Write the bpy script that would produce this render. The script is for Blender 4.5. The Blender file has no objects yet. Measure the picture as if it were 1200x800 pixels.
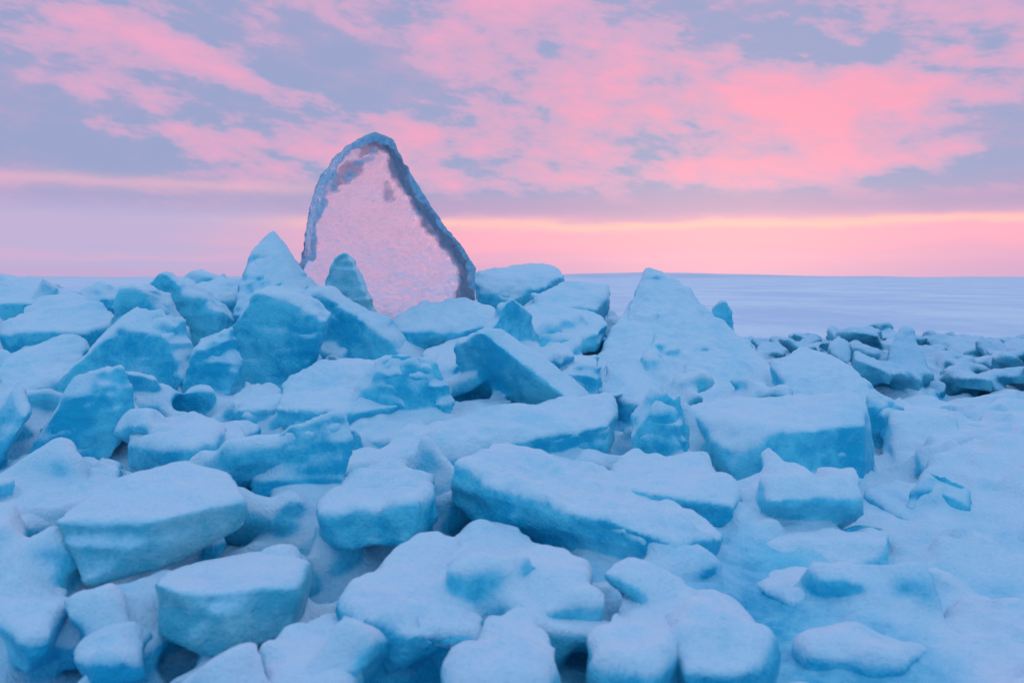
import bpy, bmesh, math, random, time
import numpy as np
from mathutils import Vector, Matrix, Euler

random.seed(11); T0=time.time()
scene=bpy.context.scene
scene.view_settings.view_transform='Standard'
scene.view_settings.look='None'
scene.view_settings.exposure=0
COL=scene.collection

# ---------------------------------------------------------------- camera
EYE=1.8; F=28/36*1200; PITCH=math.atan(75/F)
cam=bpy.data.cameras.new('camera'); cam.lens=28; cam.sensor_width=36
cam.clip_start=0.05; cam.clip_end=20000
cam.dof.use_dof=True; cam.dof.focus_distance=6.6; cam.dof.aperture_fstop=2.8
co=bpy.data.objects.new('camera',cam); COL.objects.link(co)
co.location=(0,0,EYE); co.rotation_euler=(math.radians(90)-PITCH,0,0)
scene.camera=co

def P(px,py,d):
    """bearing measured in the photo + distance (m) -> world position"""
    x=(px-600)/F; y=(400-py)/F
    c,s=math.cos(PITCH),math.sin(PITCH)
    ry=c+y*s; rz=-s+y*c
    k=d/ry
    return Vector((x*k,d,EYE+rz*k))

# ---------------------------------------------------------------- numpy noise
def _h(i,j,k,seed):
    n=(i*374761393+j*668265263+k*2147483647+seed*1274126177)&0xFFFFFFFF
    n=((n^(n>>13))*1274126177)&0xFFFFFFFF
    n=((n^(n>>16))*2246822519)&0xFFFFFFFF
    return ((n^(n>>15))&0xFFFFFF)/float(0xFFFFFF)
def vnoise(p,seed=0):
    f=np.floor(p).astype(np.int64); t=p-f; t=t*t*t*(t*(t*6-15)+10)
    r=0
    for a in (0,1):
        wa=t[:,0] if a else 1-t[:,0]
        for b in (0,1):
            wb=t[:,1] if b else 1-t[:,1]
            for c in (0,1):
                wc=t[:,2] if c else 1-t[:,2]
                r=r+_h(f[:,0]+a,f[:,1]+b,f[:,2]+c,seed)*wa*wb*wc
    return r*2-1
def fbm(p,o=3,seed=0):
    r=0;a=1;t=0
    for i in range(o):
        r=r+a*vnoise(p*(2.03**i)+i*17.3,seed+i); t+=a; a*=.5
    return r/t*1.4
def sst(a,b,x):
    t=np.clip((x-a)/(b-a),0,1); return t*t*(3-2*t)

# ---------------------------------------------------------------- mesh helpers
class Soup:
    """collects closed convex pieces quickly"""
    def __init__(s): s.v=[]; s.f=[]
    def hull(s,pts,cuts=0,lo=.03,hi=.13):
        bm=bmesh.new()
        for p in pts: bm.verts.new(p)
        bmesh.ops.convex_hull(bm,input=bm.verts[:])
        for _ in range(cuts):        # break corners off: angular fractured faces
            n=Vector((random.gauss(0,1),random.gauss(0,1),random.gauss(0,.7)))
            n.normalize()
            ds=[v.co.dot(n) for v in bm.verts]; a,b=min(ds),max(ds)
            cut=b-(b-a)*random.uniform(lo,hi)
            bmesh.ops.bisect_plane(bm,geom=bm.verts[:]+bm.edges[:]+bm.faces[:],plane_co=n*cut,plane_no=n,clear_outer=True)
            ps=[v.co.copy() for v in bm.verts]; bm.free(); bm=bmesh.new()
            for p in ps: bm.verts.new(p)
            bmesh.ops.convex_hull(bm,input=bm.verts[:])
        loose=[v for v in bm.verts if not v.link_faces]
        if loose: bmesh.ops.delete(bm,geom=loose,context='VERTS')
        bmesh.ops.recalc_face_normals(bm,faces=bm.faces)
        base=len(s.v); mp={}
        for f in bm.faces:
            r=[]
            for v in f.verts:
                if v not in mp: mp[v]=base+len(mp); s.v.append(tuple(v.co))
                r.append(mp[v])
            s.f.append(r)
        bm.free()
    def mesh(s,name):
        me=bpy.data.meshes.new(name); me.from_pydata(s.v,[],s.f); me.update(); return me
    def append(s,o,shrink):
        b=len(s.v); vs=[Vector(v) for v in o.v]; c=sum(vs,Vector())/len(vs)
        for v in vs:
            d=v-c; L=d.length; s.v.append(tuple(c+d*max(.3,(L-shrink)/max(L,1e-6))))
        s.f+=[tuple(i+b for i in f) for f in o.f]
    def field(s,x0,x1,y0,y1,st,hf,bot):
        nx=int((x1-x0)/st)+1; ny=int((y1-y0)/st)+1
        xs=np.linspace(x0,x1,nx); ys=np.linspace(y0,y1,ny)
        XX,YY=np.meshgrid(xs,ys,indexing='ij'); ZZ=hf(XX.ravel(),YY.ravel()).reshape(nx,ny)
        b=len(s.v); o=nx*ny
        for i in range(nx):
            for j in range(ny): s.v.append((xs[i],ys[j],ZZ[i,j]))
        for i in range(nx):
            for j in range(ny): s.v.append((xs[i],ys[j],bot))
        t=lambda i,j:b+i*ny+j
        u=lambda i,j:b+o+i*ny+j
        for i in range(nx-1):
            for j in range(ny-1):
                s.f.append((t(i,j),t(i+1,j),t(i+1,j+1),t(i,j+1)))
                s.f.append((u(i,j),u(i,j+1),u(i+1,j+1),u(i+1,j)))
        for i in range(nx-1):
            s.f.append((t(i,0),u(i,0),u(i+1,0),t(i+1,0)))
            s.f.append((t(i+1,ny-1),u(i+1,ny-1),u(i,ny-1),t(i,ny-1)))
        for j in range(ny-1):
            s.f.append((t(0,j+1),u(0,j+1),u(0,j),t(0,j)))
            s.f.append((t(nx-1,j),u(nx-1,j),u(nx-1,j+1),t(nx-1,j+1)))
def bm_mesh(bm,name):
    bmesh.ops.recalc_face_normals(bm,faces=bm.faces)
    me=bpy.data.meshes.new(name); bm.to_mesh(me); bm.free(); return me
def remesh(me,vox,name):
    ob=bpy.data.objects.new(name+'_tmp',me); COL.objects.link(ob)
    m=ob.modifiers.new('r','REMESH'); m.mode='VOXEL'; m.voxel_size=vox; m.use_smooth_shade=True
    dg=bpy.context.evaluated_depsgraph_get()
    out=bpy.data.meshes.new_from_object(ob.evaluated_get(dg))
    bpy.data.objects.remove(ob); out.name=name
    return out
def getco(me):
    a=np.empty(len(me.vertices)*3,np.float32); me.vertices.foreach_get('co',a); return a.reshape(-1,3).astype(np.float64)
def setco(me,c):
    me.vertices.foreach_set('co',c.astype(np.float32).ravel()); me.update()
def getn(me):
    a=np.empty(len(me.vertices)*3,np.float32); me.vertex_normals.foreach_get('vector',a); return a.reshape(-1,3).astype(np.float64)
def edges(me):
    a=np.empty(len(me.edges)*2,np.int32); me.edges.foreach_get('vertices',a); return a.reshape(-1,2)
def smooth(c,e,it,w=None,lam=.6):
    n=len(c); i=np.concatenate([e[:,0],e[:,1]]); j=np.concatenate([e[:,1],e[:,0]])
    deg=np.maximum(np.bincount(i,minlength=n),1)
    for _ in range(it):
        av=np.stack([np.bincount(i,weights=c[j,k],minlength=n)/deg for k in range(c.shape[1])],1)
        l=lam if w is None else lam*w[:,None]
        c=c+(av-c)*l
    return c
def snorm(me,e,it):
    n=smooth(getn(me),e,it,lam=.8)
    return n/np.maximum(np.linalg.norm(n,axis=1,keepdims=True),1e-6)
def attr(me,name,v):
    a=me.attributes.new(name,'FLOAT','POINT'); a.data.foreach_set('value',v.astype(np.float32))
def weather(me,sm=3,big=.05,bigs=2.5,fine=.012,snow=.03,ssm=4,seed=0,lo=0.,hi=.6,vox=.016,tint=None,drift=0):
    c=getco(me); e=edges(me)
    c=smooth(c,e,sm); setco(me,c); n=snorm(me,e,3)
    for _ in range(drift):       # wind-drifted snow: fills hollows, leaves crests alone
        cs=smooth(c,e,24,lam=.8)
        up=sst(-.3,.3,n[:,2])*sst(0,.012,cs[:,2]-c[:,2])*.92
        c=c+(cs-c)*up[:,None]
        setco(me,c); n=snorm(me,e,4)
    c=c+n*(fbm(c*bigs,3,seed)*big)[:,None]
    setco(me,c); n=snorm(me,e,4)
    nz=n[:,2]+.22*fbm(c*4,2,seed+5)
    w=sst(.2,.8,nz)
    w=smooth(w[:,None],e,3)[:,0]
    c[:,2]+=w*snow*(1+.6*fbm(c*3.1,2,seed+9))
    c[:,:2]+=n[:,:2]*(w*snow*.25)[:,None]
    c=smooth(c,e,ssm,w); c=smooth(c,e,1)
    setco(me,c); n=snorm(me,e,3)
    fs=min(18,.24/vox)          # lumps never finer than the mesh can carry
    patch=sst(-.3,.5,fbm(c*2.4,2,seed+44))   # crusty in places, wind-smoothed in others
    l=fbm(c*fs,2,seed+3); s=np.maximum(fbm(c*fs*.5,2,seed+4),0)
    pl=np.abs(fbm(c*np.array([2.2,2.2,9.]),2,seed+6))      # layered faces on the ice
    d=fine*(.35+1.1*patch)*(l*(.35+.6*w)+1.3*s*w)-(1-w)*pl*.025
    c=c+n*smooth(d[:,None],e,1)
    setco(me,c); n=snorm(me,e,2)
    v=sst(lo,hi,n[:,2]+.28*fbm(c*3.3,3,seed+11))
    if tint is not None: v=v*tint(c)  # crevice shade goes into the snow value as colour
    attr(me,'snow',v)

# ---------------------------------------------------------------- node DSL
class V:
    def __init__(s,nt,k): s.nt=nt; s.k=k
    def m(s,op,o=None,o2=None):
        n=s.nt.nodes.new('ShaderNodeMath'); n.operation=op
        for i,q in enumerate((s,o,o2)):
            if q is None: continue
            if isinstance(q,V): s.nt.links.new(q.k,n.inputs[i])
            else: n.inputs[i].default_value=q
        return V(s.nt,n.outputs[0])
    def __add__(s,o): return s.m('ADD',o)
    __radd__=__add__
    def __sub__(s,o): return s.m('SUBTRACT',o)
    def __rsub__(s,o): return (s*-1.0)+o
    def __mul__(s,o): return s.m('MULTIPLY',o)
    __rmul__=__mul__
    def __truediv__(s,o): return s.m('DIVIDE',o)
    def sst(s,a,b):
        n=s.nt.nodes.new('ShaderNodeMapRange'); n.interpolation_type='SMOOTHSTEP'
        s.nt.links.new(s.k,n.inputs[0]); n.inputs[1].default_value=a; n.inputs[2].default_value=b
        return V(s.nt,n.outputs[0])
def gauss(u,v,cu,cv,ru,rv,slope=0):
    du=u-cu; dv=v-cv
    if slope: dv=du.m('MULTIPLY_ADD',-slope,dv)
    du=du*(1/ru); dv=dv*(1/rv)
    return (du.m('MULTIPLY_ADD',du,dv*dv)*-1).m('EXPONENT')
def band1(v,cv,rv):
    dv=(v-cv)*(1.0/rv); return ((dv*dv)*-1).m('EXPONENT')
def lin(r,g,b):
    f=lambda c:(c/255/12.92 if c/255<=.04045 else ((c/255+.055)/1.055)**2.4)
    return (f(r),f(g),f(b),1)
def mixc(nt,f,a,b):
    n=nt.nodes.new('ShaderNodeMix'); n.data_type='RGBA'
    for idx,q in ((0,f),(6,a),(7,b)):
        if isinstance(q,V): nt.links.new(q.k,n.inputs[idx])
        elif isinstance(q,bpy.types.NodeSocket): nt.links.new(q,n.inputs[idx])
        else: n.inputs[idx].default_value=q
    return n.outputs[2]
def noise(nt,vec,scale,detail=3,rough=.5,dist=0):
    n=nt.nodes.new('ShaderNodeTexNoise')
    nt.links.new(vec,n.inputs['Vector'])
    n.inputs['Scale'].default_value=scale; n.inputs['Detail'].default_value=detail
    n.inputs['Roughness'].default_value=rough; n.inputs['Distortion'].default_value=dist
    return V(nt,n.outputs[0])
def comb(nt,x,y,z):
    n=nt.nodes.new('ShaderNodeCombineXYZ')
    for i,q in enumerate((x,y,z)):
        if isinstance(q,V): nt.links.new(q.k,n.inputs[i])
        else: n.inputs[i].default_value=q
    return n.outputs[0]

# ---------------------------------------------------------------- sky
w=bpy.data.worlds.new('World'); scene.world=w; w.use_nodes=True
nt=w.node_tree; nt.nodes.clear()
tc=nt.nodes.new('ShaderNodeTexCoord'); sp=nt.nodes.new('ShaderNodeSeparateXYZ')
nt.links.new(tc.outputs['Generated'],sp.inputs[0])
X,Y,Z=[V(nt,sp.outputs[i]) for i in range(3)]
H=(X*X+Y*Y).m('SQRT').m('MAXIMUM',.001)
A=X.m('ARCTAN2',Y)*933.0          # azimuth
E=(Z/H)*933.0                     # elevation
zp=Z.m('MAXIMUM',0.0)+.16
cp=comb(nt,X/zp,Y/zp,0.0)
st=comb(nt,X,Y,Z*2.6+X*.35)
n1=noise(nt,cp,1.3,3,.55)
n2=noise(nt,st,5.0,4,.6)
n3=noise(nt,st,17.0,4,.62)
def G(px,py,rx,ry,amp,slope=0):
    return gauss(A,E,px-600,325-py,rx,ry,-slope)*amp
b=G(840,135,270,52,.29)+G(590,15,80,50,.24)+G(230,85,270,18,.32,.27)+G(390,190,200,28,.26,.1)+G(930,50,120,20,.12,-.2)
b=b+G(1060,112,170,22,.14)+G(430,95,85,36,-.22,.3)+G(70,175,150,46,-.20,.15)+G(1130,175,130,18,-.08,-.05)+G(960,205,250,14,.24)
m=(n1-.5)*.75+(n2-.5)*1.2+(n3-.5)*.95+b-.11
pink=m.sst(-.14,.40)
base=mixc(nt,((n2-.5)*.8+(n3-.5)*.5).sst(-.12,.12),lin(154,164,205),lin(180,164,204))
base=mixc(nt,(m+.06).sst(-.10,.10),base,lin(194,169,207))
pk=mixc(nt,G(830,150,360,80,1.0),lin(238,168,202),lin(255,160,187))
sky=mixc(nt,pink*.9,base,pk)
right=(A+(n1-.5)*200).sst(-400,-60)
E2=E+(n2-.5)*14+(n1-.5)*22
band=mixc(nt,right,lin(186,178,218),lin(216,166,206))
sky=mixc(nt,(E2*-1).sst(-100,-62),sky,band)
sky=mixc(nt,band1(E2,80,14)*(.36+right*.42),sky,lin(176,158,200))
sky=mixc(nt,band1(E2,98,7)*(A*-1).sst(60,320)*.6,sky,lin(238,182,204))
sky=mixc(nt,band1(E2,44,15)*(.10+right*.78),sky,lin(253,174,200))
sky=mixc(nt,band1(E2,60,6)*(.06+right*.85),sky,lin(255,196,192))
sky=mixc(nt,band1(E2,22,5)*.4,sky,lin(226,176,208))
sky=mixc(nt,band1(E,3,9)*.7,sky,lin(198,170,212))
up=E.sst(330,800); rear=(Y*-1).sst(-.45,.2)
sky=mixc(nt,up,sky,(.42,.61,.94,1))
sky=mixc(nt,rear*(1.0-Z.m('MAXIMUM',0.0)*.8),sky,(.07,.51,.83,1))
sky=mixc(nt,(Z*-1).sst(0.0,.05),sky,(.15,.42,.62,1))
bg=nt.nodes.new('ShaderNodeBackground'); nt.links.new(sky,bg.inputs[0]); bg.inputs[1].default_value=.98
ns=nt.nodes.new('ShaderNodeTexSky'); ns.sky_type='NISHITA'; ns.sun_disc=False
ns.sun_elevation=math.radians(4); ns.sun_rotation=math.radians(15)
bg2=nt.nodes.new('ShaderNodeBackground'); nt.links.new(ns.outputs[0],bg2.inputs[0]); bg2.inputs[1].default_value=.005
ad=nt.nodes.new('ShaderNodeAddShader'); nt.links.new(bg.outputs[0],ad.inputs[0]); nt.links.new(bg2.outputs[0],ad.inputs[1])
wo=nt.nodes.new('ShaderNodeOutputWorld'); nt.links.new(ad.outputs[0],wo.inputs[0])
sl=bpy.data.lights.new('sun','SUN'); sl.energy=.25; sl.angle=math.radians(20); sl.color=(1,.66,.78)
so=bpy.data.objects.new('sun',sl); COL.objects.link(so)
el,az=math.radians(9),math.radians(15)
dv=Vector((math.sin(az)*math.cos(el),math.cos(az)*math.cos(el),math.sin(el)))
so.rotation_euler=dv.to_track_quat('Z','Y').to_euler()

# ---------------------------------------------------------------- materials
def newmat(name):
    m=bpy.data.materials.new(name); m.use_nodes=True; m.node_tree.nodes.clear(); return m,m.node_tree
def bump(nt,h,strength,dist):
    n=nt.nodes.new('ShaderNodeBump'); nt.links.new(h.k,n.inputs['Height'])
    n.inputs['Strength'].default_value=strength; n.inputs['Distance'].default_value=dist
    return n.outputs[0]
def setc(nt,sock,v):
    if isinstance(v,V): nt.links.new(v.k,sock)
    elif isinstance(v,bpy.types.NodeSocket): nt.links.new(v,sock)
    else: sock.default_value=v
def snow_ice(name,iceA,iceB,snow_lit=(.87,.87,.94,1),snow_shade=(.48,.76,.90,1),fs=1.0,trans=0.0):
    m,nt=newmat(name)
    g=nt.nodes.new('ShaderNodeNewGeometry'); pos=g.outputs['Position']
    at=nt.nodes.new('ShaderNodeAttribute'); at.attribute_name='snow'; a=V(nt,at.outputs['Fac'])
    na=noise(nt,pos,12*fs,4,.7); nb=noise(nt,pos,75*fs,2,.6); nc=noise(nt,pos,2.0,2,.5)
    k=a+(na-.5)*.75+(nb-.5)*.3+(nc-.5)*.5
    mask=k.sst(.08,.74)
    bn=bump(nt,na*.7+nb*.4,.7,.03/fs)
    s=nt.nodes.new('ShaderNodeBsdfDiffuse')
    setc(nt,s.inputs['Color'],mixc(nt,(k*.75+(nc-.5)*.5).sst(.32,.82),snow_shade,snow_lit))  # light put into the snow colour: pale tops, bluer sides and hollows
    nt.links.new(bn,s.inputs['Normal'])
    i=nt.nodes.new('ShaderNodeBsdfPrincipled')
    setc(nt,i.inputs['Base Color'],mixc(nt,(nc*.6+na*.4).sst(.4,.6),iceA,iceB))
    setc(nt,i.inputs['Roughness'],(nb*.3+.18))
    i.inputs['IOR'].default_value=1.31
    i.inputs['Transmission Weight'].default_value=trans
    nt.links.new(bn,i.inputs['Normal'])
    mx=nt.nodes.new('ShaderNodeMixShader'); nt.links.new(mask.k,mx.inputs[0])
    nt.links.new(i.outputs[0],mx.inputs[1]); nt.links.new(s.outputs[0],mx.inputs[2])
    o=nt.nodes.new('ShaderNodeOutputMaterial'); nt.links.new(mx.outputs[0],o.inputs[0])
    return m
MAT=snow_ice('snow_covered_ice',(.02,.48,.70,1),(.20,.74,.88,1))
MATB=snow_ice('clear_blue_ice_snow_topped',(.12,.62,.78,1),(.50,.84,.93,1),trans=.25)
MATD=snow_ice('dark_teal_ice',(.03,.28,.42,1),(.14,.50,.64,1),snow_lit=(.74,.80,.92,1),snow_shade=(.38,.66,.80,1),fs=.35)

def add(me,name,mat):
    me.materials.clear(); me.materials.append(mat)
    ob=bpy.data.objects.new(name,me); COL.objects.link(ob)
    me.polygons.foreach_set('use_smooth',[True]*len(me.polygons))
    return ob

# ---------------------------------------------------------------- key blocks
def T(*pts): return [P(*p) for p in pts]
def FR(outl,d,th,dx=0.,dz=0.):
    f=[P(x,y,d) for x,y in outl]
    return f+[q+Vector((dx,th,dz)) for q in f]
K=[]
def kb(pts,mat=MAT,vox=.016,th=.12,cuts=7,**kw): K.append((pts,mat,vox,th,cuts,kw))
# central wedge
kb(T((525,555,3.05),(800,650,2.7),(545,524,3.5),(600,521,3.65),(690,547,3.6),(860,632,3.05),(518,590,3.1),(610,655,3.05),(770,690,2.8),(850,665,3.1),(560,560,3.7)),snow=.03,vox=.012,th=0,cuts=3)
# left clear block
kb(T((62,614,2.5),(118,572,2.8),(215,540,3.0),(272,560,3.0),(290,592,2.8),(195,612,2.55),(102,694,2.45),(205,660,2.6),(292,622,2.8),(130,640,2.9),(80,640,2.5)),mat=MATB,snow=.012,vox=.010,big=.012,th=0,cuts=1,hi=.8,fine=.006)
# long slabs
kb(T((400,548,3.75),(470,510,4.2),(560,488,4.5),(700,464,4.8),(734,476,4.5),(722,502,4.1),(590,505,4.05),(722,545,4.15),(580,560,3.95),(430,575,3.7)),snow=.03,th=.05,cuts=4)
kb(T((360,525,4.3),(450,490,4.8),(580,462,5.1),(620,470,4.9),(600,492,4.6),(420,525,4.2),(500,540,4.4),(620,500,4.7)),snow=.02)
# right box block
kb(T((800,482,4.5),(880,470,4.8),(1000,467,4.9),(1014,482,4.4),(1012,506,4.15),(850,522,4.0),(868,592,4.05),(1022,615,4.1),(815,540,4.3),(1040,610,4.5)),snow=.03,th=0,cuts=4)
# right diagonal ridge
kb(T((905,430,6.1),(935,406,6.3),(985,422,6.2),(1062,500,5.5),(1105,575,5.0),(1030,600,4.9),(950,500,5.3),(940,430,6.7),(1090,520,6.0)),snow=.02,vox=.016,cuts=1)
# central peak: leaning plates
kb(T((740,350,7.3),(756,320,7.4),(786,323,7.4),(808,347,7.3),(852,384,7.0),(928,452,6.4),(860,478,5.8),(760,470,5.8),(722,400,6.6),(790,345,7.9)),snow=.01,vox=.015,big=.05,bigs=3.2,fine=.018,cuts=1)
kb(T((700,412,6.5),(738,352,7.2),(758,348,7.3),(775,440,5.9),(735,470,5.6),(690,440,6.0)),snow=.01,vox=.016,cuts=4)
kb(T((810,388,6.9),(838,377,7.0),(900,430,6.5),(938,465,6.0),(880,490,5.4),(800,470,5.6)),snow=.02,vox=.016,cuts=4)
# summit slabs centre
kb(T((552,322,7.6),(600,311,8.1),(650,309,8.2),(666,324,7.9),(640,336,7.5),(560,345,7.4),(665,350,7.9),(600,352,7.4)),vox=.018,snow=.02,cuts=4)
kb(T((622,348,7.2),(660,330,7.8),(712,328,7.8),(718,345,7.4),(700,366,7.1),(640,368,7.0)),vox=.018,snow=.02,th=.2)
kb(T((590,364,6.7),(640,358,7.1),(700,364,7.0),(722,392,6.5),(650,402,6.2),(590,392,6.4)),vox=.016,snow=.02,th=.14)
kb(T((490,415,6.0),(520,398,6.4),(590,398,6.5),(602,415,6.1),(560,424,5.8),(500,428,5.8)),vox=.016,snow=.02,th=.12)
kb(T((445,372,6.6),(500,352,6.8),(545,347,6.85),(590,352,6.85),(600,380,6.4),(520,392,6.3),(450,392,6.3)),vox=.016,snow=.02,th=.14)
kb(T((600,432,5.7),(640,410,6.1),(705,412,6.1),(700,436,5.6),(640,446,5.4)),vox=.015,snow=.02,th=.12)
# left peak next to clear slab
kb(T((285,315,7.0),(302,284,7.1),(320,271,7.1),(342,290,7.0),(365,330,6.8),(350,380,6.3),(270,370,6.5),(330,310,7.5)),vox=.015,snow=.015,big=.035,cuts=2,hi=.7)
kb(T((330,325,6.9),(352,318,6.9),(402,352,6.7),(428,388,6.4),(400,420,6.0),(340,400,6.1)),vox=.016,snow=.015,big=.04,cuts=4)
kb(T((215,342,7.2),(250,330,7.4),(292,322,7.3),(300,355,6.9),(225,362,6.8)),vox=.016,snow=.02,th=.2)
# uprights left
kb(FR([(128,350),(145,335),(166,338),(185,375),(195,450),(115,450)],5.9,.3,.1,-.05),vox=.015,snow=.015,th=0,cuts=2)
kb(FR([(165,335),(184,319),(208,336),(255,370),(255,440),(165,440)],6.3,.3,.12,-.08),vox=.015,snow=.015,th=0,cuts=2)
kb(T((0,322,7.6),(40,322,7.8),(95,348,7.4),(60,360,6.9),(-40,360,6.9),(-40,330,7.4)),vox=.018,snow=.02,th=.25)
kb(T((5,372,6.2),(40,348,6.6),(110,350,6.6),(140,372,6.2),(120,392,5.8),(0,397,5.8)),vox=.016,snow=.03,th=.16)
kb(T((-10,445,4.9),(10,420,5.3),(70,393,5.8),(112,397,5.8),(90,436,5.2),(20,480,4.7),(-30,470,4.8)),vox=.015,snow=.02,th=.12)
kb(FR([(40,470),(98,415),(140,384),(195,398),(215,450),(160,515),(80,520)],5.0,.16,.05,.12),vox=.014,snow=.01,th=0,cuts=2)
kb(FR([(232,480),(260,400),(300,346),(335,350),(378,380),(356,450),(290,495)],5.6,.2,.05,.08),vox=.014,snow=.015,th=0,cuts=2)
kb(T((330,455,4.9),(372,432,5.2),(430,412,5.6),(480,420,5.5),(512,450,5.0),(470,478,4.6),(360,492,4.4),(300,480,4.7)),vox=.014,snow=.02,th=.12)
kb(FR([(345,350),(372,345),(440,388),(485,430),(400,430),(345,390)],6.1,.2,.1,.05),vox=.015,snow=.015,th=0,cuts=3)
kb(T((150,520,4.0),(175,492,4.4),(225,485,4.5),(262,505,4.2),(250,530,3.8),(180,545,3.7)),snow=.03,vox=.014,th=.12)
kb(T((195,520,4.1),(230,500,4.4),(285,498,4.4),(300,528,4.0),(260,542,3.8)),snow=.02,vox=.014,th=.1)
kb(T((265,470,4.9),(290,445,5.2),(330,450,5.1),(340,478,4.7),(290,492,4.6)),snow=.02,vox=.014,th=.12)
# foreground
kb(T((372,596,3.0),(400,575,3.25),(455,556,3.5),(505,563,3.4),(512,590,3.0),(470,612,2.75),(375,618,2.8)),snow=.04,vox=.012,th=.10,cuts=4)
kb(T((178,685,2.3),(200,668,2.5),(310,652,2.7),(362,667,2.6),(350,700,2.3),(345,745,2.25),(250,775,2.1),(180,745,2.2),(300,690,2.25),(200,700,2.2)),mat=MATB,snow=.012,vox=.010,big=.02,th=.02,lo=.3,hi=1.0,cuts=3,fine=.006)
kb(T((395,715,2.25),(430,672,2.6),(500,640,2.85),(560,650,2.85),(600,700,2.5),(560,750,2.1),(430,760,2.0)),snow=.05,vox=.011,big=.07,th=.06)
kb(T((500,660,2.8),(540,628,2.95),(600,630,2.95),(680,672,2.6),(700,730,2.25),(620,745,2.15),(560,700,2.4)),snow=.05,vox=.011,big=.07,th=.06)
kb(T((690,790,1.95),(720,710,2.35),(750,667,2.7),(785,662,2.7),(815,720,2.3),(790,820,1.8)),snow=.04,vox=.011,big=.06,th=.10)
kb(T((862,640,3.1),(880,620,3.35),(1040,618,3.4),(1057,638,3.1),(1058,672,3.05),(960,690,2.95),(870,665,3.05)),snow=.02,vox=.012,th=0,cuts=2)
kb(T((1015,580,3.9),(1040,558,4.2),(1090,572,4.1),(1150,620,3.7),(1165,645,3.5),(1080,632,3.5)),snow=.03,vox=.013,th=.13)
kb(T((800,755,2.2),(820,718,2.45),(880,722,2.45),(905,768,2.15),(880,825,1.9),(800,825,1.85)),snow=.05,vox=.011,th=.12,big=.06)
kb(T((535,770,2.05),(560,738,2.25),(630,732,2.25),(652,770,2.0),(630,830,1.8),(530,830,1.8)),snow=.05,vox=.011,th=.12,big=.06)
kb(T((290,790,1.95),(340,748,2.15),(400,730,2.3),(420,760,2.1),(400,830,1.8),(300,830,1.8)),snow=.04,vox=.011,th=.12,big=.06)
kb(T((700,560,3.5),(740,532,3.9),(830,542,3.9),(875,572,3.5),(860,600,3.25),(740,580,3.3)),snow=.03,vox=.013,th=.11)
kb(T((690,445,5.4),(720,420,5.7),(765,425,5.7),(782,460,5.2),(770,480,4.9),(700,470,5.0)),snow=.03,vox=.015,th=.15)
kb(T((-40,610,3.2),(0,570,3.7),(60,545,3.9),(140,552,3.8),(150,580,3.3),(60,622,3.0)),snow=.03,vox=.013,th=.12)
kb(T((-20,730,2.2),(20,700,2.45),(70,685,2.6),(90,715,2.3),(40,770,2.0)),snow=.03,vox=.011,th=.1)
kb(T((880,690,2.75),(920,668,3.0),(990,682,2.9),(1000,708,2.6),(940,725,2.5)),snow=.04,vox=.012,th=.1)
kb(T((1050,695,3.0),(1080,657,3.4),(1150,660,3.4),(1180,695,3.0),(1120,715,2.8)),snow=.04,vox=.013,th=.12)
kb(T((90,765,2.1),(130,742,2.2),(175,750,2.2),(160,780,2.0),(100,790,1.95)),snow=.02,vox=.010,th=.05)
kb(T((930,760,2.3),(980,725,2.6),(1060,730,2.6),(1090,770,2.2),(1020,810,2.0),(950,800,2.05)),snow=.04,vox=.012,th=.10,big=.07)
kb(T((1110,760,2.4),(1160,725,2.7),(1230,740,2.6),(1240,790,2.2),(1150,810,2.1)),snow=.04,vox=.012,th=.10,big=.07)
kb(T((1085,530,6.0),(1100,515,6.6),(1170,518,6.6),(1195,545,6.0),(1170,560,5.5),(1090,552,5.7)),snow=.03,vox=.018,th=.12)
kb(FR([(835,362),(848,353),(858,366),(862,390),(838,385)],9.0,.15,.03,.0),vox=.018,snow=.01,th=0,cuts=2)
# thin tilted plates standing in the pile (front outline, distance, lean)
for o,d,tx,tz in (([(30,530),(70,470),(125,460),(150,500),(110,570),(50,570)],4.2,.05,.14),
                  ([(205,470),(222,420),(262,405),(275,450),(255,500)],5.0,.04,.12),
                  ([(405,480),(440,438),(505,450),(530,500),(450,525)],4.6,.03,.16),
                  ([(640,470),(665,440),(700,450),(705,490),(660,500)],5.1,.03,.1),
                  ([(735,520),(760,485),(800,500),(810,550),(750,560)],4.1,.02,.14),
                  ([(285,590),(330,552),(398,548),(405,585),(340,630)],3.3,.03,.24),
                  ([(1000,520),(1020,480),(1060,500),(1075,560),(1020,570)],4.9,.03,.12),
                  ([(0,690),(10,640),(60,640),(100,690),(60,740)],2.8,.02,.14),
                  ([(1060,610),(1090,580),(1140,600),(1150,650),(1080,660)],3.7,.03,.1)):
    kb(FR(o,d,.08,tx,tz),vox=.012,snow=.01,th=0,cuts=2,fine=.010,big=.02)
foot=[]; hulls=[]
for idx,(pts,mat,vox,th,cuts,kw) in enumerate(K):
    zmin=min(p.z for p in pts); xs=[p.x for p in pts]; ys=[p.y for p in pts]
    foot.append((min(xs),max(xs),min(ys),max(ys),zmin))
    if th: pts=pts+[p+Vector((0,.03,-th)) for p in pts]
    S=Soup(); S.hull(pts,cuts); hulls.append((S,mat))
    me=remesh(S.mesh('ice_block'),vox,'ice_block')
    kw.setdefault('big',.035); kw.setdefault('sm',1); kw.setdefault('bigs',3.2); kw.setdefault('fine',.013)
    weather(me,ssm=2,seed=idx*13,vox=vox,**kw)
    add(me,'ice_block',mat)
print('keys',time.time()-T0)

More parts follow.
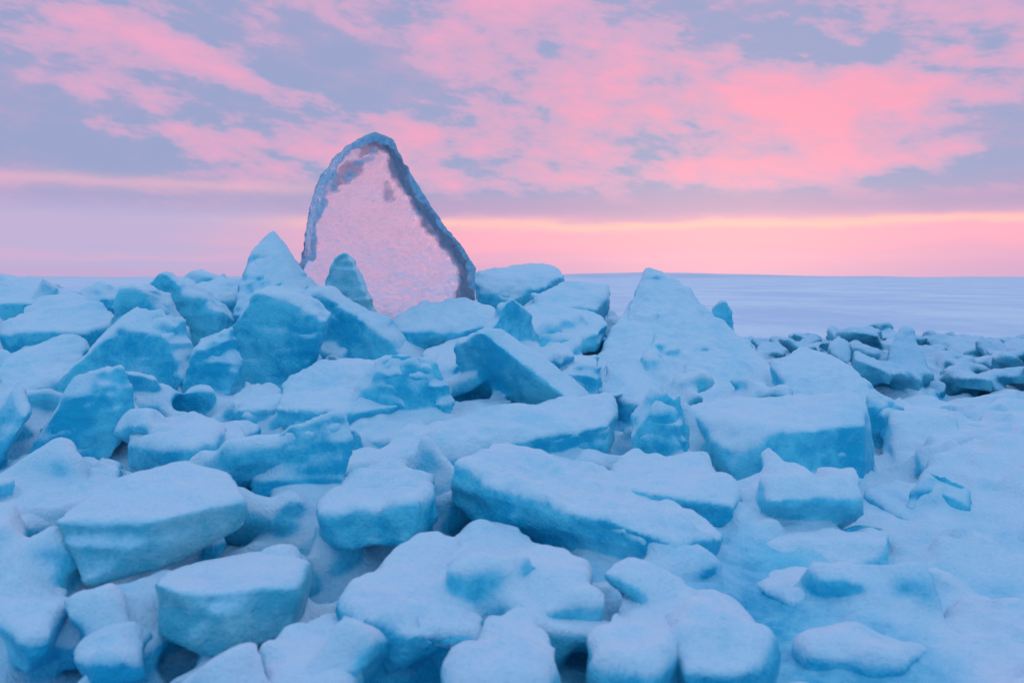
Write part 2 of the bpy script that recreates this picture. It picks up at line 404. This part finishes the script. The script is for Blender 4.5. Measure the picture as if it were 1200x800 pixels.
# ---------------------------------------------------------------- snowy rubble ridge
def hbase(x,y):
    prof=np.interp(y,[0,1.6,2.3,3,4.2,5,6,7,7.6,8.4,9.5,10.5],[.66,.70,.76,.78,.88,.97,1.12,1.36,1.46,1.2,.4,-.1])
    xr=3.3-.12*np.clip(y-4,0,4)
    mk=1-sst(-1.3,.5,x-xr)
    ml=sst(-9.0,-7.6,x)
    low=1-sst(.2,1.9,x)*sst(5.6,7.2,y)*.38
    return prof*mk*ml*low
def hf1(x,y):
    p=np.stack([x,y,x*0],1)
    return hbase(x,y)+.10*fbm(p*1.1,3,3)*(hbase(x,y)>.05)
def slabpts(c,l,wd,t,rot):
    n=random.choice((4,5,5,6,7)); pts=[]; r0=[random.uniform(.75,1.15) for _ in range(n)]
    a0=random.uniform(0,6); an=[a0+2*math.pi*(k+random.uniform(-.28,.28))/n for k in range(n)]
    for s in (-1,1):
        for k in range(n):
            r=r0[k]*(1 if s<0 else random.uniform(.8,1))
            pts.append(c+rot@Vector((math.cos(an[k])*l*r,math.sin(an[k])*wd*r,s*t*random.uniform(.8,1.15))))
    return pts
S=Soup()
S.field(-9.2,4.6,.2,10.6,.12,lambda x,y:hf1(x,y)-.13,-.7)
for hS,mt in hulls:
    if mt is MAT: S.append(hS,.03)
placed=0
NB=3600
rx=np.array([random.uniform(-8.4,4.1) for _ in range(NB)]); ry=np.array([random.uniform(.7,9.4) for _ in range(NB)])
rh=hf1(rx,ry)
for x,y,h in zip(rx,ry,rh):
    h=float(h)
    if h<.05 and random.random()<.6: continue
    k=.6+.4*min(1,max(0,(y-2)/4))
    l=random.choice((.13,.17,.22,.3,.42,.6))*random.uniform(.8,1.3)*k
    wd=l*random.uniform(.5,.95); t=random.uniform(.035,.07)*(.6+l*1.2)
    z=h+random.uniform(-.17,.09)
    tilt=random.gauss(0,.55); tilt2=random.gauss(.15,.5)
    zs=[zm for (a,b_,c,d,zm) in foot if a-.05<x<b_+.05 and c-.3<y<d+.05]
    if zs:
        l*=.72; wd*=.72; z=min(z,min(zs)+random.uniform(-.10,.05))
    elif random.random()<.25: tilt+=random.choice((-1,1))*.7
    if -2.3<x<0. and 6.5<y<8.6:      # leave the clear slab standing free
        z=min(z,1.28); l=min(l,.25); wd=min(wd,.2); tilt*=.4; tilt2*=.4
    rot=Euler((tilt2,tilt,random.uniform(0,6.28))).to_matrix()
    S.hull(slabpts(Vector((x,y,z)),l,wd,max(t,.036),rot),1,.05,.25); placed+=1
print('soup',time.time()-T0)
me=remesh(S.mesh('r'),.020,'ice_rubble_ridge')
print('ridge verts',len(me.vertices),placed,time.time()-T0)
def crevice_tint(c):  # less snow in low gaps: crevice shade painted as cyan ice
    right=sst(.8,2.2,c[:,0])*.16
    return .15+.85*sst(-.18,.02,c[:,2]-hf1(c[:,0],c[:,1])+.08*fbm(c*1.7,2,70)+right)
weather(me,sm=1,big=.02,bigs=3.5,fine=.016,snow=.014,ssm=2,seed=500,vox=.020,tint=crevice_tint,drift=2)
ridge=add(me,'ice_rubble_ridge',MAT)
print('ridge',time.time()-T0)

# ---------------------------------------------------------------- low floes on the lake, right side
def hf2(x,y):
    p=np.stack([x,y,x*0],1)
    return .02+.10*fbm(p*.6,4,31)+.06*fbm(p*2.1,3,37)-.3*(1-sst(2.0,2.6,x))-.3*sst(22,24,y)-.4*(1-sst(3.,4.,y))
S=Soup(); S.field(1.8,24,3,25,.2,hf2,-.6)
for _ in range(1300):
    y=random.uniform(4.0,22); x=random.uniform(2.4,min(22,y*.85+3))
    h=float(hf2(np.array([x]),np.array([y]))[0])
    l=random.uniform(.1,.4)*(1 if y<10 else .7)
    rot=Euler((random.gauss(0,.3),random.gauss(0,.3),random.uniform(0,6.28))).to_matrix()
    S.hull(slabpts(Vector((x,y,h+random.uniform(-.04,.06))),l,l*random.uniform(.5,.9),random.uniform(.06,.10),rot))
me=remesh(S.mesh('f'),.045,'broken_ice_field')
weather(me,sm=1,big=.03,bigs=2,fine=.02,snow=.02,ssm=1,seed=900,vox=.045,lo=.1,hi=.8)
add(me,'broken_ice_field',MAT)
# dark teal hummocks
S=Soup()
for _ in range(520):
    px=random.uniform(862,1480); d=random.uniform(11.6,18)
    q=P(px,400,d); x=q.x
    pile=.5+.5*math.sin(px*.019+2.2)
    top=(.34+.36*pile)*min(1,max(.6,(px-840)/160))
    z=random.uniform(.0,top)
    l=random.uniform(.2,.45)+random.random()**3*.5
    rot=Euler((random.gauss(0,.4),random.gauss(0,.4),random.uniform(0,6.28))).to_matrix()
    S.hull(slabpts(Vector((x,d,z)),l,l*random.uniform(.4,.8),random.uniform(.06,.12),rot),2)
me=remesh(S.mesh('f'),.036,'teal_ice_hummocks')
weather(me,sm=0,big=.02,bigs=2,fine=.02,snow=.03,ssm=1,seed=1300,lo=.1,hi=.75,vox=.04,drift=1)
add(me,'teal_ice_hummocks',MATD)

# ---------------------------------------------------------------- frozen lake sheet
m,nt=newmat('frozen_lake_snow')
g=nt.nodes.new('ShaderNodeNewGeometry'); pos=g.outputs['Position']
mp=nt.nodes.new('ShaderNodeMapping'); mp.inputs['Scale'].default_value=(1.6,.8,1); nt.links.new(pos,mp.inputs[0])
a=noise(nt,mp.outputs[0],.05,8,.72)
s=nt.nodes.new('ShaderNodeBsdfPrincipled'); s.inputs['Roughness'].default_value=.9; s.inputs['IOR'].default_value=1.31
setc(nt,s.inputs['Base Color'],mixc(nt,a.sst(.40,.60),(.74,.74,.86,1),(.96,.88,.92,1)))
nt.links.new(bump(nt,a,.6,.5),s.inputs['Normal'])
o=nt.nodes.new('ShaderNodeOutputMaterial'); nt.links.new(s.outputs[0],o.inputs[0])
bm=bmesh.new()
rad=[0.5]+[1.35**k for k in range(1,31)]
N=96; rings=[]
for r in rad: rings.append([bm.verts.new((r*math.cos(2*math.pi*k/N),r*math.sin(2*math.pi*k/N),-.06)) for k in range(N)])
bm.faces.new(rings[0])
for a_,b_ in zip(rings,rings[1:]):
    for k in range(N): bm.faces.new((a_[k],b_[k],b_[(k+1)%N],a_[(k+1)%N]))
add(bm_mesh(bm,'frozen_lake'),'frozen_lake',m)

# far hills, haze put into their surface colour
m,nt=newmat('distant_hills_haze_tint')
s=nt.nodes.new('ShaderNodeBsdfDiffuse')
g=nt.nodes.new('ShaderNodeNewGeometry')
setc(nt,s.inputs['Color'],mixc(nt,noise(nt,g.outputs['Position'],.004,4,.6).sst(.4,.6),(.84,.72,.82,1),(.94,.80,.86,1)))
o=nt.nodes.new('ShaderNodeOutputMaterial'); nt.links.new(s.outputs[0],o.inputs[0])
bm=bmesh.new(); pr=None; n=260
for k in range(n+1):
    az_=math.radians(-75+150*k/n); x=math.sin(az_)*4500; y=math.cos(az_)*4500
    t=np.array([[k*.05,1.3,0]]); hh=8+10*float(fbm(t,4,77)[0]) + 14*math.exp(-((math.degrees(az_)-12)/9)**2)
    hh=max(hh,2)
    q=[bm.verts.new((x*.80,y*.80,-2)),bm.verts.new((x*.92,y*.92,hh*.6)),bm.verts.new((x,y,hh)),bm.verts.new((x*1.05,y*1.05,-2))]
    if pr:
        for i in range(3): bm.faces.new((pr[i],pr[i+1],q[i+1],q[i]))
    pr=q
add(bm_mesh(bm,'distant_hills'),'distant_hills',m)

# ---------------------------------------------------------------- transparent upright slab
outl=[(345,300),(348,272),(354,240),(366,208),(380,184),(395,168),(412,159),(438,155),(461,162),(473,184),(485,211),(501,236),(513,257),(531,278),(549,298),(558,314),(558,350),(552,400),(500,440),(420,440),(356,420),(344,350)]
D=7.0; sh=Vector((-.14,.24,.0))
fr=[P(x+18,y+(2 if i>3 else 0),D) if i<7 else P(x,y,D) for i,(x,y) in enumerate(outl)]
bm=bmesh.new()
vf=[bm.verts.new(p) for p in fr]; vb=[bm.verts.new(p+sh) for p in fr]
bm.faces.new(vf); bm.faces.new(vb[::-1])
for i in range(len(fr)):
    k=(i+1)%len(fr); bm.faces.new((vf[i],vf[k],vb[k],vb[i]))
bmesh.ops.triangulate(bm,faces=bm.faces[:])
me=remesh(bm_mesh(bm,'s'),.010,'clear_ice_slab')
c=getco(me); e=edges(me); c=smooth(c,e,5); setco(me,c); n_=snorm(me,e,3)
c=c+n_*(fbm(c*3,2,5)*.010+fbm(c*14,2,6)*.003)[:,None]; setco(me,c); n_=snorm(me,e,4)
poly=np.array([[p.x,p.z] for p in fr])
off=(c[:,1]-D)/sh.y
q=np.stack([c[:,0]-sh.x*off,c[:,2]],1)
dm=np.full(len(c),9.)
for i in range(16):
    a1=poly[i]; b1=poly[(i+1)%len(poly)]; ab=b1-a1
    t=np.clip(((q-a1)@ab)/(ab@ab),0,1); dd=np.linalg.norm(q-(a1+t[:,None]*ab),axis=1)
    dm=np.minimum(dm,dd)
rough=np.exp(-(dm/.09)**2)
c=c+n_*(rough*(np.minimum(fbm(c*7,3,91),.3)*.025+fbm(c*24,2,92)*.005))[:,None]; setco(me,c); n_=snorm(me,e,2)
frost=1-sst(.0,.075,dm+.05*fbm(c*8,3,21))
p0=P(446,166,D); p1=P(400,222,D)
a1=np.array([p0.x,p0.z]); ab=np.array([p1.x-p0.x,p1.z-p0.z]); t=np.clip(((q-a1)@ab)/(ab@ab),0,1)
dd=np.linalg.norm(q-(a1+t[:,None]*ab),axis=1)
frost=np.maximum(frost,.62*(1-sst(.0,.06,dd+.13*fbm(c*7,3,33))))
p=P(470,222,D); dd=np.hypot((q[:,0]-p.x)*1.4,(q[:,1]-p.z)*.6)
frost=np.maximum(frost,.6*(1-sst(.0,.10,dd+.11*fbm(c*8,3,43))))
frost=np.maximum(frost,.85*(1-sst(.6,.85,np.abs(n_[:,1]))))
attr(me,'frost',frost)
m,nt=newmat('clear_ice')
g=nt.nodes.new('ShaderNodeNewGeometry'); pos=g.outputs['Position']
at=nt.nodes.new('ShaderNodeAttribute'); at.attribute_name='frost'; fa=V(nt,at.outputs['Fac'])
gl=nt.nodes.new('ShaderNodeBsdfGlass'); gl.inputs['IOR'].default_value=1.31; gl.inputs['Roughness'].default_value=.13
gl.inputs['Color'].default_value=(1,.945,.965,1)
nA=noise(nt,pos,30,4,.65); nB=noise(nt,pos,8,2,.5)
nt.links.new(bump(nt,nA*.8+nB*.3,.5,.03),gl.inputs['Normal'])
tr=nt.nodes.new('ShaderNodeBsdfTranslucent'); tr.inputs['Color'].default_value=(1,.82,.88,1)
nt.links.new(bump(nt,nA+nB*.3,1.0,.03),tr.inputs['Normal'])
mg=nt.nodes.new('ShaderNodeMixShader'); nt.links.new(((nA*.6+nB*.4).sst(.45,.65)*.16).k,mg.inputs[0])
nt.links.new(gl.outputs[0],mg.inputs[1]); nt.links.new(tr.outputs[0],mg.inputs[2])
fr_=nt.nodes.new('ShaderNodeBsdfPrincipled'); fr_.inputs['Roughness'].default_value=.45; fr_.inputs['IOR'].default_value=1.31
setc(nt,fr_.inputs['Base Color'],mixc(nt,nA.sst(.35,.65),(.26,.46,.64,1),(.54,.64,.78,1)))
nt.links.new(bump(nt,nA+nB,.6,.03),fr_.inputs['Normal'])
mx=nt.nodes.new('ShaderNodeMixShader'); nt.links.new(((fa+(nA-.5)*.6).sst(.2,.85)*.88).k,mx.inputs[0])
nt.links.new(mg.outputs[0],mx.inputs[1]); nt.links.new(fr_.outputs[0],mx.inputs[2])
o=nt.nodes.new('ShaderNodeOutputMaterial'); nt.links.new(mx.outputs[0],o.inputs[0])
add(me,'clear_ice_slab',m)
# shard in front of the slab
S=Soup(); S.hull(FR([(378,330),(390,304),(402,295),(412,305),(426,340),(444,385),(400,400),(376,380)],6.75,.08,.04,0))
me=remesh(S.mesh('s'),.011,'ice_shard'); weather(me,sm=2,big=.02,snow=.01,ssm=3,seed=77,vox=.012)
add(me,'ice_shard',MATB)
print('done',time.time()-T0)
